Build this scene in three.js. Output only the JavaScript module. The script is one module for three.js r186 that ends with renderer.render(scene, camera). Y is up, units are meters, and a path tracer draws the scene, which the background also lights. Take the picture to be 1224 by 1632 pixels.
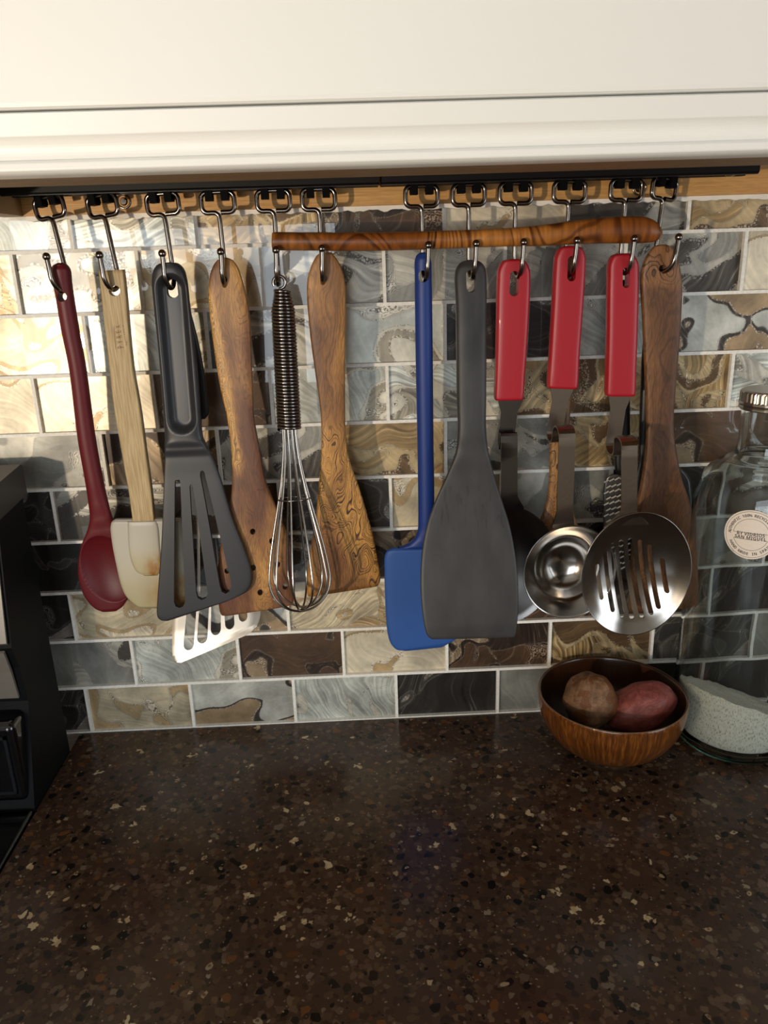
import * as THREE from 'three';
import { mergeGeometries, mergeVertices, toCreasedNormals } from 'three/addons/utils/BufferGeometryUtils.js';
import { RoundedBoxGeometry } from 'three/addons/geometries/RoundedBoxGeometry.js';
import { RectAreaLightUniformsLib } from 'three/addons/lights/RectAreaLightUniformsLib.js';
import { Brush, Evaluator, SUBTRACTION } from 'three-bvh-csg';
import { createNoise2D, createNoise3D } from 'simplex-noise';

RectAreaLightUniformsLib.init();
const scene = new THREE.Scene();
const V3 = (x, y, z) => new THREE.Vector3(x, y, z);

// ---------------------------------------------------------------- camera
// metres: x to the right along the tiled wall, y up from the worktop, z out from the wall
const camera = new THREE.PerspectiveCamera(2 * Math.atan(816 / 1250) * 180 / Math.PI, 0.75, 0.02, 30);
camera.position.set(0.28808, 0.45795, 0.7033);
camera.rotation.set(-0.31861, -0.02655, -0.03202, 'YXZ');
camera.updateMatrixWorld();
scene.add(camera);

// ---------------------------------------------------------------- light
const EXPOSURE = 0.55;
const WINDOW_POWER = 5.8, SIDE_POWER = 4.4, UNSEEN_LAMP_POWER = 4.0;
scene.background = new THREE.Color(0x0a0a0a);

function unseenWindowLight(x, y, z, w, h, tx, ty, tz, power, color) {
  const l = new THREE.RectAreaLight(color, power, w, h);
  l.position.set(x, y, z); l.lookAt(tx, ty, tz); scene.add(l);
}
const DAY = new THREE.Color(0.93, 1.0, 1.06), DAY2 = new THREE.Color(0.92, 1.0, 1.08);
unseenWindowLight(-0.55, 0.55, 3.17, 1.5, 1.3, -0.55, 0.55, 0, WINDOW_POWER, DAY);  // daylight on the wall from an unseen window behind the camera
unseenWindowLight(2.17, 0.45, 1.7, 1.3, 1.2, 0, 0.45, 1.7, SIDE_POWER, DAY2);  // daylight from the right, its window out of view
const UNSEEN_LAMP = V3(-0.33, 0.3, 1.1);
const spot = new THREE.SpotLight(new THREE.Color(1, 0.82, 0.6), UNSEEN_LAMP_POWER, 8, 0.46, 0.45, 2);  // unseen warm source, standing where the cast shadows point back to
spot.position.copy(UNSEEN_LAMP); spot.target.position.set(0.33, 0.5, 0);
spot.castShadow = true; spot.shadow.mapSize.set(2048, 2048); spot.shadow.radius = 0.9;
scene.add(spot, spot.target);

const renderer = new THREE.WebGLRenderer({ antialias: true });
renderer.toneMapping = THREE.LinearToneMapping;
renderer.toneMappingExposure = EXPOSURE;
renderer.shadowMap.enabled = true;

// ---------------------------------------------------------------- helpers
function rng(seed) { return () => { seed = (seed + 0x6d2b79f5) | 0; let t = Math.imul(seed ^ (seed >>> 15), 1 | seed); t = (t + Math.imul(t ^ (t >>> 7), 61 | t)) ^ t; return ((t ^ (t >>> 14)) >>> 0) / 4294967296; }; }
const n2 = createNoise2D(rng(11)), n3 = createNoise3D(rng(5));
const fbm = (x, y, o = 4) => { let s = 0, a = 0.5; for (let i = 0; i < o; i++) { s += a * n2(x, y); x = x * 2.03 + 7.1; y = y * 2.03 - 3.7; a *= 0.5; } return s; };
const clamp = (x, a = 0, b = 1) => Math.min(b, Math.max(a, x));
const sstep = (a, b, x) => { const t = clamp((x - a) / (b - a)); return t * t * (3 - 2 * t); };
const mix = (a, b, t) => a + (b - a) * t;
const mix3 = (a, b, t) => [mix(a[0], b[0], t), mix(a[1], b[1], t), mix(a[2], b[2], t)];
const hex = (h) => [(h >> 16 & 255) / 255, (h >> 8 & 255) / 255, (h & 255) / 255];

// the place where the ray through a picture point meets the upright plane at distance z from the wall
function at(px, py, z) {
  const d = V3((px - 612) / 1250, -(py - 816) / 1250, -1).applyQuaternion(camera.quaternion);
  return d.multiplyScalar((z - camera.position.z) / d.z).add(camera.position);
}
function tex(w, h, fn, srgb = true, wrap = THREE.ClampToEdgeWrapping) {
  const d = new Uint8Array(w * h * 4);
  for (let j = 0; j < h; j++) for (let i = 0; i < w; i++) {
    const c = fn((i + 0.5) / w, (j + 0.5) / h), o = (j * w + i) * 4;
    d[o] = clamp(c[0]) * 255; d[o + 1] = clamp(c[1]) * 255; d[o + 2] = clamp(c[2]) * 255; d[o + 3] = 255;
  }
  const t = new THREE.DataTexture(d, w, h);
  t.magFilter = THREE.LinearFilter; t.minFilter = THREE.LinearFilter; t.wrapS = t.wrapT = wrap; t.needsUpdate = true;
  if (srgb) t.colorSpace = THREE.SRGBColorSpace;
  return t;
}
function canvasTex(w, h, draw) {
  const c = document.createElement('canvas'); c.width = w; c.height = h; draw(c.getContext('2d'), w, h);
  const t = new THREE.CanvasTexture(c); t.colorSpace = THREE.SRGBColorSpace; t.magFilter = THREE.LinearFilter; return t;
}
const mat = (o) => new THREE.MeshPhysicalMaterial(o);

const taken = new Map();
function numbered(name) { const k = taken.get(name) ?? 0; taken.set(name, k + 1); return k ? name + '_' + String(k).padStart(3, '0') : name; }
function thing(name, label, category, pos, group) {
  const g = new THREE.Group(); g.name = numbered(name); g.position.copy(pos); g.userData = { label, category };
  if (group) g.userData.group = group;
  scene.add(g); return g;
}
function structure(name, geo, m, parent) {
  const o = new THREE.Mesh(geo, m); o.name = name; o.castShadow = o.receiveShadow = true;
  if (!parent) o.userData.kind = 'structure';
  (parent ?? scene).add(o); return o;
}
// a part: its geometry is given in room coordinates and moved into its parent's
function part(parent, name, geo, m, label) {
  const o = new THREE.Mesh(geo, m); o.name = name; o.castShadow = o.receiveShadow = true;
  const p = V3(0, 0, 0); for (let q = parent; q && q !== scene; q = q.parent) p.add(q.position);
  geo.translate(-p.x, -p.y, -p.z);
  if (label) o.userData.label = label;
  parent.add(o); return o;
}
function box(x0, x1, y0, y1, z0, z1, r = 0) {
  const g = r ? new RoundedBoxGeometry(x1 - x0, y1 - y0, z1 - z0, 2, r) : new THREE.BoxGeometry(x1 - x0, y1 - y0, z1 - z0);
  return g.translate((x0 + x1) / 2, (y0 + y1) / 2, (z0 + z1) / 2);
}
function extrudeX(profile, x0, x1) {              // profile of [z, y] run along x
  const s = new THREE.Shape(profile.map(([z, y]) => new THREE.Vector2(-z, y)));
  const g = new THREE.ExtrudeGeometry(s, { depth: x1 - x0, bevelEnabled: false, curveSegments: 8 });
  g.rotateY(Math.PI / 2).translate(x0, 0, 0);
  return g;
}
// A solid between a left and a right outline. rows of [lx, ly, rx, ry, thickness?, power?] in picture points on the plane z(py).
function loft(st, o) {
  const zf = typeof o.z === 'function' ? o.z : () => o.z, sub = o.sub ?? 5, nu = o.nu ?? 10;
  const L = [], R = [], T = [], N = [];
  for (const s of st) { L.push(at(s[0], s[1], zf(s[1]))); R.push(at(s[2], s[3], zf(s[3]))); T.push(s[4] ?? o.t); N.push(s[5] ?? o.n ?? 6); }
  const cl = new THREE.CatmullRomCurve3(L, false, 'centripetal'), cr = new THREE.CatmullRomCurve3(R, false, 'centripetal');
  const rows = (st.length - 1) * sub, pos = [], uv = [], idx = [], m = 2 * nu;
  for (let i = 0; i <= rows; i++) {
    const t = i / rows, k = Math.min(st.length - 2, Math.floor(t * (st.length - 1))), f = t * (st.length - 1) - k;
    const a = cl.getPoint(t), b = cr.getPoint(t), th = mix(T[k], T[k + 1], sstep(0, 1, f)), n = mix(N[k], N[k + 1], f);
    for (let j = 0; j < m; j++) {
      const front = j <= nu, q = front ? j / nu : (m - j) / nu, s = (1 - Math.cos(Math.PI * q)) / 2;
      const h = th / 2 * Math.pow(Math.max(0, 1 - Math.pow(Math.abs(2 * s - 1), n)), 1 / n) * (front ? 1 : -1);
      const x = mix(a.x, b.x, s), y = mix(a.y, b.y, s);
      const dz = o.dz ? o.dz(x, y, s, t, front) : 0;
      pos.push(x, y, mix(a.z, b.z, s) + h + dz);
    }
  }
  for (let i = 0; i < rows; i++) for (let j = 0; j < m; j++) {
    const a = i * m + j, b = i * m + (j + 1) % m, c = a + m, d = b + m;
    idx.push(a, c, b, b, c, d);
  }
  for (const [r, flip] of [[0, 0], [rows, 1]]) {
    let cx = 0, cy = 0, cz = 0; for (let j = 0; j < m; j++) { cx += pos[(r * m + j) * 3]; cy += pos[(r * m + j) * 3 + 1]; cz += pos[(r * m + j) * 3 + 2]; }
    const c = pos.length / 3; pos.push(cx / m, cy / m, cz / m);
    for (let j = 0; j < m; j++) { const a = r * m + j, b = r * m + (j + 1) % m; flip ? idx.push(c, b, a) : idx.push(c, a, b); }
  }
  const g = new THREE.BufferGeometry();
  g.setAttribute('position', new THREE.Float32BufferAttribute(pos, 3)); g.setIndex(idx);
  return fitUV(g, o.uvScale);
}
function fitUV(g, scale) {
  g.computeBoundingBox(); const b = g.boundingBox, p = g.attributes.position, uv = [];
  for (let i = 0; i < p.count; i++) uv.push(scale ? (p.getX(i) - b.min.x) / scale : (p.getX(i) - b.min.x) / (b.max.x - b.min.x), scale ? (p.getY(i) - b.min.y) / scale : (p.getY(i) - b.min.y) / (b.max.y - b.min.y));
  g.setAttribute('uv', new THREE.Float32BufferAttribute(uv, 2));
  g.computeVertexNormals(); return g;
}
// cut prisms (outlines in picture points on the plane z) right through a solid
const evaluator = new Evaluator(); evaluator.useGroups = false; evaluator.attributes = ['position', 'normal', 'uv'];
function cut(geo, outlines, z, depth = 0.06) {
  let b = new Brush(geo); b.updateMatrixWorld();
  for (const pts of outlines) {
    const s = new THREE.Shape(pts.map(([x, y]) => { const p = at(x, y, z); return new THREE.Vector2(p.x, p.y); }));
    const g = new THREE.ExtrudeGeometry(s, { depth, bevelEnabled: false }).translate(0, 0, z - depth / 2);
    const c = new Brush(g); c.updateMatrixWorld();
    b = evaluator.evaluate(b, c, SUBTRACTION);
  }
  return b.geometry;
}
function capsule(x1, y1, x2, y2, r1, r2 = r1, k = 8) {     // rounded slot outline, picture points
  const a = Math.atan2(y2 - y1, x2 - x1), p = [];
  for (let i = 0; i <= k; i++) { const q = a + Math.PI / 2 + Math.PI * i / k; p.push([x1 + r1 * Math.cos(q), y1 + r1 * Math.sin(q)]); }
  for (let i = 0; i <= k; i++) { const q = a - Math.PI / 2 + Math.PI * i / k; p.push([x2 + r2 * Math.cos(q), y2 + r2 * Math.sin(q)]); }
  return p;
}
const tube = (pts, r, seg, closed = false, rad = 10) => new THREE.TubeGeometry(new THREE.CatmullRomCurve3(pts, closed, 'centripetal'), seg ?? pts.length * 4, r, rad, closed);
function ribbon(path, th) {                                 // flat bar bent in the y-z plane: path of [x, y, z, width]
  const pos = [], idx = [], n = path.length;
  for (let i = 0; i < n; i++) {
    const p = path[i], a = path[Math.max(0, i - 1)], b = path[Math.min(n - 1, i + 1)];
    let ty = b[1] - a[1], tz = b[2] - a[2]; const l = Math.hypot(ty, tz) || 1; ty /= l; tz /= l;
    const ny = -tz * th / 2, nz = ty * th / 2, w = p[3] / 2;
    pos.push(p[0] - w, p[1] - ny, p[2] - nz, p[0] + w, p[1] - ny, p[2] - nz, p[0] + w, p[1] + ny, p[2] + nz, p[0] - w, p[1] + ny, p[2] + nz);
  }
  for (let i = 0; i < n - 1; i++) for (let j = 0; j < 4; j++) { const a = i * 4 + j, b = i * 4 + (j + 1) % 4; idx.push(a, b, a + 4, b, b + 4, a + 4); }
  idx.push(0, 2, 1, 0, 3, 2); const e = (n - 1) * 4; idx.push(e, e + 1, e + 2, e, e + 2, e + 3);
  const g = new THREE.BufferGeometry(); g.setAttribute('position', new THREE.Float32BufferAttribute(pos, 3)); g.setIndex(idx);
  return toCreasedNormals(fitUV(g), 0.6);
}
function disc(profile, cx, cy, cz, sx, sy, seg = 72) {      // profile [radius, z] turned round the z axis
  const g = new THREE.LatheGeometry(profile.map(([r, z]) => new THREE.Vector2(r, z)), seg);
  g.rotateX(Math.PI / 2).scale(sx, sy, 1).translate(cx, cy, cz);
  return g;
}
function solid(g0) {                                         // welded, facing outwards
  g0.deleteAttribute('uv'); g0.deleteAttribute('normal');
  const g = mergeVertices(g0, 1e-7), p = g.attributes.position, I = Array.from(g.index.array), out = [];
  let vol = 0; const a = V3(), b = V3(), c = V3();
  for (let i = 0; i < I.length; i += 3) {
    if (I[i] === I[i + 1] || I[i + 1] === I[i + 2] || I[i] === I[i + 2]) continue;
    a.fromBufferAttribute(p, I[i]); b.fromBufferAttribute(p, I[i + 1]); c.fromBufferAttribute(p, I[i + 2]); vol += a.dot(b.cross(c)); out.push(I[i], I[i + 1], I[i + 2]);
  }
  if (vol < 0) for (let i = 0; i < out.length; i += 3) [out[i], out[i + 1]] = [out[i + 1], out[i]];
  g.setIndex(out); return fitUV(g);
}

// ---------------------------------------------------------------- materials
function agate(seed, pal) {
  const r = rng(seed), ox = r() * 50, oy = r() * 50, ang = (r() - 0.5) * 1.6, ca = Math.cos(ang), sa = Math.sin(ang), lev = (r() - 0.5) * 0.24, lev2 = lev + 0.2 + r() * 0.2;
  const st = [0, 1, 2].map(() => [r() * 3.14, 0.06 + 0.8 * r() ** 2.6]), zoom = 0.6 + r() * 0.4;
  return tex(416, 208, (u, v) => {
    const x0 = u * 1.5 * zoom + ox, y0 = v * 0.75 * zoom + oy, x = x0 * ca - y0 * sa, y = x0 * sa + y0 * ca;
    const wx = fbm(x * 0.8, y * 0.8, 2), wy = fbm(x * 0.8 + 9, y * 0.8 + 4, 2), fine = fbm(x * 14, y * 14, 3);
    const f = fbm(x * 0.55 + wx * 0.7, y * 0.9 + wy * 0.7, 2) * 1.5 + fine * 0.018;
    const e1 = sstep(lev - 0.006, lev + 0.006, f), e2 = sstep(lev2 - 0.006, lev2 + 0.006, f);
    const plate = f < lev ? 0 : f < lev2 ? 1 : 2, [sa2, amt] = st[plate], cs = Math.cos(sa2), ss = Math.sin(sa2);
    const along = x * cs + y * ss + wx * 0.25, across = -x * ss + y * cs + wy * 0.3;
    let c = mix3(mix3(pal[0], pal[1], e1), pal[2], e2);
    const strk = fbm(along * 0.8, across * 15, 3), cloud = fbm(x * 1.4 + 4, y * 1.4, 3);
    c = c.map((q) => q * (1 + strk * 0.75 * amt + cloud * 0.28 + fine * 0.05));
    c = mix3(c, pal[3], sstep(0.34, 0.5, strk) * amt * 0.6);
    for (const [l, k, w] of [[lev, 1, 0.05], [lev2, 0.75, 0.032]]) {            // agate bands that follow the edges of the plates
      const d = f - l, near = Math.exp(-((d / w) ** 2)) * k, q = Math.sin(d * 520 / (1 + Math.abs(d) * 12) + fine * 1.5);
      c = mix3(c, pal[3], near * sstep(0.25, 0.85, q) * 0.85);
      c = mix3(c, [0.13, 0.10, 0.08], near * sstep(0.3, 0.9, -q) * 0.75);
    }
    const dc = f - lev2 - 0.05, zone = Math.exp(-((dc / 0.04) ** 2)), squig = Math.abs(fbm(x * 17 + 3, y * 17, 2));   // crumbly seam
    c = mix3(c, pal[3], zone * sstep(0.2, 0.3, squig) * 0.7);
    c = mix3(c, [0.2, 0.15, 0.11], zone * sstep(0.07, 0.03, squig) * 0.75);
    return c;
  });
}
const TONES = {
  L: [0xc6c9c0, 0xd2cdbd, 0x9d9685, 0xf4f0e6], B: [0xcbbd9f, 0xb59c74, 0xd9ceb6, 0xf4ecdc], T: [0xa88d62, 0xc0aa82, 0x6a543c, 0xf0e3c8],
  D: [0x35322f, 0x4a4642, 0x8a847b, 0xcfc8bc], K: [0x574231, 0x3a2e26, 0x9a866c, 0xdccdb6], M: [0xc6c6bc, 0x3d3732, 0xa48c6c, 0xf2ece2], G: [0x8f8e86, 0xb4b0a4, 0x55504a, 0xe8e4da],
};
const tileMats = {};
let seedK = 100;
for (const k of Object.keys(TONES)) tileMats[k] = [0, 1, 2, 3, 4, 5].map(() => mat({ map: agate(seedK++, TONES[k].map(hex)), roughness: 0.36, metalness: 0.25 }));
const glassPane = mat({ color: 0xffffff, transmission: 1, thickness: 0, roughness: 0.015, ior: 1.52 });
const groutTex = tex(256, 256, (u, v) => { const q = 0.955 + fbm(u * 40, v * 40, 3) * 0.06; return [q, q * 0.985, q * 0.95]; }, true, THREE.RepeatWrapping);
const groutMat = mat({ map: groutTex, roughness: 0.9 });
const cream = mat({ color: 0xe6e5e0, roughness: 0.42, clearcoat: 0.15, clearcoatRoughness: 0.4 });
function grainTex(w, h, c0, c1, fx, fy, amount = 1, seed = 0) {
  return tex(w, h, (u, v) => {
    const q = fbm(u * fx + seed, v * fy + seed, 4) * 0.9 + 0.5, p = Math.pow(Math.abs(fbm(u * fx * 4 + seed, v * fy * 0.7, 2)), 0.7);
    return mix3(c0, c1, clamp(q * amount)).map((x) => x * (1 - 0.16 * p));
  });
}
const mapleMat = mat({ map: grainTex(1024, 64, hex(0xd39a52), hex(0xe2b06c), 5, 14, 1, 3), roughness: 0.5 });
const blackMetal = mat({ color: 0x070708, roughness: 0.5, specularIntensity: 0.5 });
const blackClip = mat({ color: 0x050505, roughness: 0.75, specularIntensity: 0.25 });
const chrome = mat({ color: 0x8f8780, metalness: 1, roughness: 0.2 });
const steel = mat({ color: 0xa7a29c, metalness: 1, roughness: 0.17 });
const brushed = mat({ color: 0xa4998f, metalness: 1, roughness: 0.27, bumpMap: tex(256, 64, (u, v) => { const q = 0.5 + 0.5 * n2(u * 4, v * 60); return [q, q, q]; }, false, THREE.RepeatWrapping), bumpScale: 0.00004 });
// olive wood: [x across, y along] in widths; fig(u, v) says how strongly the grain is figured there
function olive(w, h, asp, seed, cols, fig, turn = 0, shade = () => 0, dens = 1) {
  const [dk, md, lt] = cols.map(hex), c = Math.cos(turn), s = Math.sin(turn);
  return tex(w, h, (u, v) => {
    const X0 = u, Y0 = v * asp, X = X0 * c - Y0 * s, Y = X0 * s + Y0 * c, F = fig(u, v);
    const wx = fbm(X * 1.0 + seed, Y * 0.42 + seed, 3), wy = fbm(X * 1.9 + seed + 31, Y * 1.0 - seed, 3), jit = fbm(X * 9, Y * 4 + seed, 2);
    const ring = X * mix(1.5, 1.1, F) + wx * mix(0.3, 1.7, F) + wy * 0.42 * F + 0.03 * jit;
    const tone = clamp(0.5 + fbm(X * 1.3 + seed + 5, Y * 0.35, 3) * 0.9 + wx * 0.4 + shade(u, v));
    let col = mix3(mix3(md, dk, 0.25), lt, tone);
    const line = (n, wd, k) => { const b = ring * n, fr = Math.abs(b - Math.floor(b) - 0.5), on = clamp(0.55 + 1.8 * n2(Math.floor(b) * 3.7 + n, Y * 0.8 + seed)); return sstep(wd, wd * 0.25, fr) * on * k; };
    col = mix3(col, dk, clamp(line(7.5 * dens, 0.2, 0.12 + 0.88 * F) + line(17 * dens, 0.24, 0.22 + 0.35 * F)));
    const fib = fbm(X * 55, Y * 5 + seed, 3);
    return col.map((q) => q * (1 + fib * 0.24));
  });
}
const OW = [0x2e1a0c, 0x8a5a30, 0xb98848];
const woodMat = (t, r = 0.5) => mat({ map: t, roughness: r, clearcoat: 0.08, clearcoatRoughness: 0.4 });
const graphite = mat({ color: 0x2c2d31, roughness: 0.42 });
const graphite2 = mat({ color: 0x3d3f43, roughness: 0.5 });
const blackNylon = mat({ color: 0x0d0d0f, roughness: 0.4 });
const redSilicone = mat({ color: 0x5e0f18, roughness: 0.5 });
const redPlastic = mat({ color: 0xab1626, roughness: 0.42, clearcoat: 0.1 });
const blueSilicone = mat({ color: 0x16357e, roughness: 0.5 });
const blueBlade = mat({ color: 0x2b559b, roughness: 0.55 });

// ---------------------------------------------------------------- the room
const TW = 0.1045, RH = 0.0519667, JOINT = 0.0029;
const back = structure('wall_back', box(-1.85, 2.25, -0.9, 1.6, -0.12, -0.0064), groutMat);
back.geometry.attributes.uv.array.forEach((q, i, a) => { a[i] = q * 12; });
const DEEP = 0.0056;                                         // a tile is a printed back sheet seen through clear glass
function backGeo(w, h) {
  const g = box(0, w, 0, h, -DEEP - 0.0004, -DEEP), p = g.attributes.position, uv = g.attributes.uv;
  for (let i = 0; i < p.count; i++) uv.setXY(i, p.getX(i) / TW, p.getY(i) / RH);
  return g;
}
{
  const w = TW - JOINT, h = RH - JOINT, hTop = 0.4945 - 9 * RH - JOINT / 2 - 0.0015, r = rng(77);
  const full = backGeo(w, h), top = backGeo(w, hTop), pane = new THREE.PlaneGeometry(w, h).translate(w / 2, h / 2, 0), paneTop = new THREE.PlaneGeometry(w, hTop).translate(w / 2, hTop / 2, 0);
  const bars = [];
  // tones row by row from the worktop up, from the column at x = -2 tiles
  const rows = ['DDBMLDGDD', 'DGLKBKTDG', 'DDBMBLKDD', 'DDDGKDDGD', 'DDGKDBGDG', 'DGKGTGTKG', 'BBBKLLTTL', 'BBLGLDLMG', 'LBLBGGGGB', 'BLLTKBGTB'];
  for (let k = 0; k < 10; k++) {
    const y0 = k * RH, y1 = k === 9 ? 0.4945 : y0 + RH;
    bars.push(box(-0.35, 0.85, y0 - JOINT / 2 + (k ? 0 : JOINT / 2), y0 + JOINT / 2, -0.0075, -0.0011));
    for (let i = 0; i < rows[k].length; i++) {
      const u = i - 2 + (k % 2 ? 0.5 : 0), set = tileMats[rows[k][i]];
      const o = new THREE.Mesh(k === 9 ? top : full, set[Math.floor(r() * set.length)]);
      o.name = numbered('tile'); o.castShadow = o.receiveShadow = true;
      o.position.set(u * TW + JOINT / 2, y0 + JOINT / 2, 0);
      const c = new THREE.Mesh(k === 9 ? paneTop : pane, glassPane); c.name = 'glass_face'; c.rotation.set((r() - 0.5) * 0.012, (r() - 0.5) * 0.012, 0); o.add(c);
      back.add(o);
      bars.push(box(u * TW - JOINT / 2, u * TW + JOINT / 2, y0 + JOINT / 2, y1 - (k === 9 ? 0 : JOINT / 2), -0.0075, -0.0011));
    }
  }
  const gj = mergeGeometries(bars), p = gj.attributes.position, uv = gj.attributes.uv;
  for (let i = 0; i < p.count; i++) uv.setXY(i, p.getX(i) * 6, p.getY(i) * 6);
  structure('grout', gj, groutMat, back);
}
const plaster = mat({ color: 0xb9a78d, roughness: 0.9 }), ceilingMat = mat({ color: 0xd9d4c8, roughness: 0.9 });
const floorMat = mat({ map: grainTex(512, 512, hex(0x5d3d22), hex(0x80582f), 30, 4), roughness: 0.45 });
structure('floor', box(-1.85, 2.25, -1.0, -0.9, -0.12, 3.3), floorMat);
structure('ceiling', box(-1.85, 2.25, 1.6, 1.7, -0.12, 3.3), ceilingMat);
structure('wall_left', box(-1.95, -1.85, -0.9, 1.6, -0.12, 3.3), plaster);
structure('wall_right', box(2.25, 2.35, -0.9, 1.6, -0.12, 3.3), plaster);
structure('wall_front', box(-1.85, 2.25, -0.9, 1.6, 3.25, 3.35), plaster);
const paneMat = new THREE.MeshStandardMaterial({ color: 0x222222, emissive: new THREE.Color(0.9, 1, 1.08), emissiveIntensity: 2.4 });
{ // unseen windows, placed to light the room from behind the camera and the right
  const w = structure('unseen_window_1', mergeGeometries([box(-1.36, 0.26, -0.16, -0.1, 3.19, 3.25), box(-1.36, 0.26, 1.2, 1.26, 3.19, 3.25), box(-1.36, -1.3, -0.1, 1.2, 3.19, 3.25), box(0.2, 0.26, -0.1, 1.2, 3.19, 3.25), box(-0.57, -0.53, -0.1, 1.2, 3.19, 3.25)]), cream);
  structure('pane', box(-1.3, 0.2, -0.1, 1.2, 3.22, 3.235), paneMat, w);
  const w2 = structure('unseen_window_2', mergeGeometries([box(2.19, 2.25, -0.21, -0.15, 0.99, 2.41), box(2.19, 2.25, 1.05, 1.11, 0.99, 2.41), box(2.19, 2.25, -0.15, 1.05, 0.99, 1.05), box(2.19, 2.25, -0.15, 1.05, 2.35, 2.41)]), cream);
  structure('pane', box(2.22, 2.235, -0.15, 1.05, 1.05, 2.35), paneMat, w2);
}

// ---------------------------------------------------------------- worktop
const quartz = canvasTex(2048, 2048, (g, W, H) => {
  const r = rng(42);
  g.fillStyle = '#463327'; g.fillRect(0, 0, W, H);
  const blob = (x, y, s, c, rough = 0.5, el = 1) => {
    g.fillStyle = c; g.beginPath(); const n = 7 + Math.floor(r() * 4), a0 = r() * 6;
    for (let i = 0; i < n; i++) { const a = a0 + i / n * 6.283, q = s * (1 - rough * r()); const X = q * Math.cos(a) * el, Y = q * Math.sin(a), t = a0; const px = x + X * Math.cos(t) - Y * Math.sin(t), py = y + X * Math.sin(t) + Y * Math.cos(t); i ? g.lineTo(px, py) : g.moveTo(px, py); }
    g.closePath(); g.fill();
  };
  const pick = (a) => a[Math.floor(r() * a.length)];
  for (let i = 0; i < 16000; i++) blob(r() * W, r() * H, 4 + r() * 9, pick(['#3a2a1f', '#4c382a', '#54402c', '#412f24', '#584434', '#4a382d', '#37281f', '#604b39']), 0.5, 1 + r() * 0.6);
  for (let i = 0; i < 1300; i++) blob(r() * W, r() * H, 5 + r() * 10, pick(['#15110e', '#1d1612', '#1a1513', '#29211b']), 0.45, 1 + r() * 0.5);
  for (let i = 0; i < 1200; i++) blob(r() * W, r() * H, 5 + r() * 9, pick(['#6a5340', '#5c4a3c', '#70604f', '#5a3820', '#6b4526']), 0.5, 1 + r() * 0.6);
  for (let i = 0; i < 5200; i++) blob(r() * W, r() * H, 1.2 + r() * 2.2, pick(['#86745e', '#776650', '#937f66', '#1a1410']), 0.6, 1 + r());
  for (let i = 0; i < 430; i++) { const x = r() * W, y = r() * H, s = 4 + r() * 7; blob(x, y, s, pick(['#b29a72', '#a08a68', '#c4ad86', '#98866c', '#8b7c68']), 0.65, 1 + r() * 0.8); if (r() < 0.4) blob(x, y, s * 0.5, '#6b543c', 0.4); }
  for (let i = 0; i < 60; i++) { const x = r() * W, y = r() * H; for (let j = 0; j < 4; j++) blob(x + (r() - 0.5) * 24, y + (r() - 0.5) * 18, 4 + r() * 7, pick(['#b89f76', '#c9b48c']), 0.75, 1.6); }
});
quartz.wrapS = quartz.wrapT = THREE.RepeatWrapping;
{
  const prof = [[0, 0], [0.628, 0], [0.635, -0.007], [0.635, -0.03], [0, -0.03]];
  const g = extrudeX(prof, -0.0118, 1.4), p = g.attributes.position, uv = g.attributes.uv;
  for (let i = 0; i < p.count; i++) uv.setXY(i, p.getX(i) / 0.62, (p.getZ(i) + p.getY(i)) / 0.62);
  const t = thing('countertop', 'dark brown speckled quartz countertop below the tiled backsplash', 'countertop', V3(0.69, -0.03, 0.3));
  part(t, 'slab', g, mat({ map: quartz, roughness: 0.22, specularIntensity: 0.8 }));
}

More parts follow.
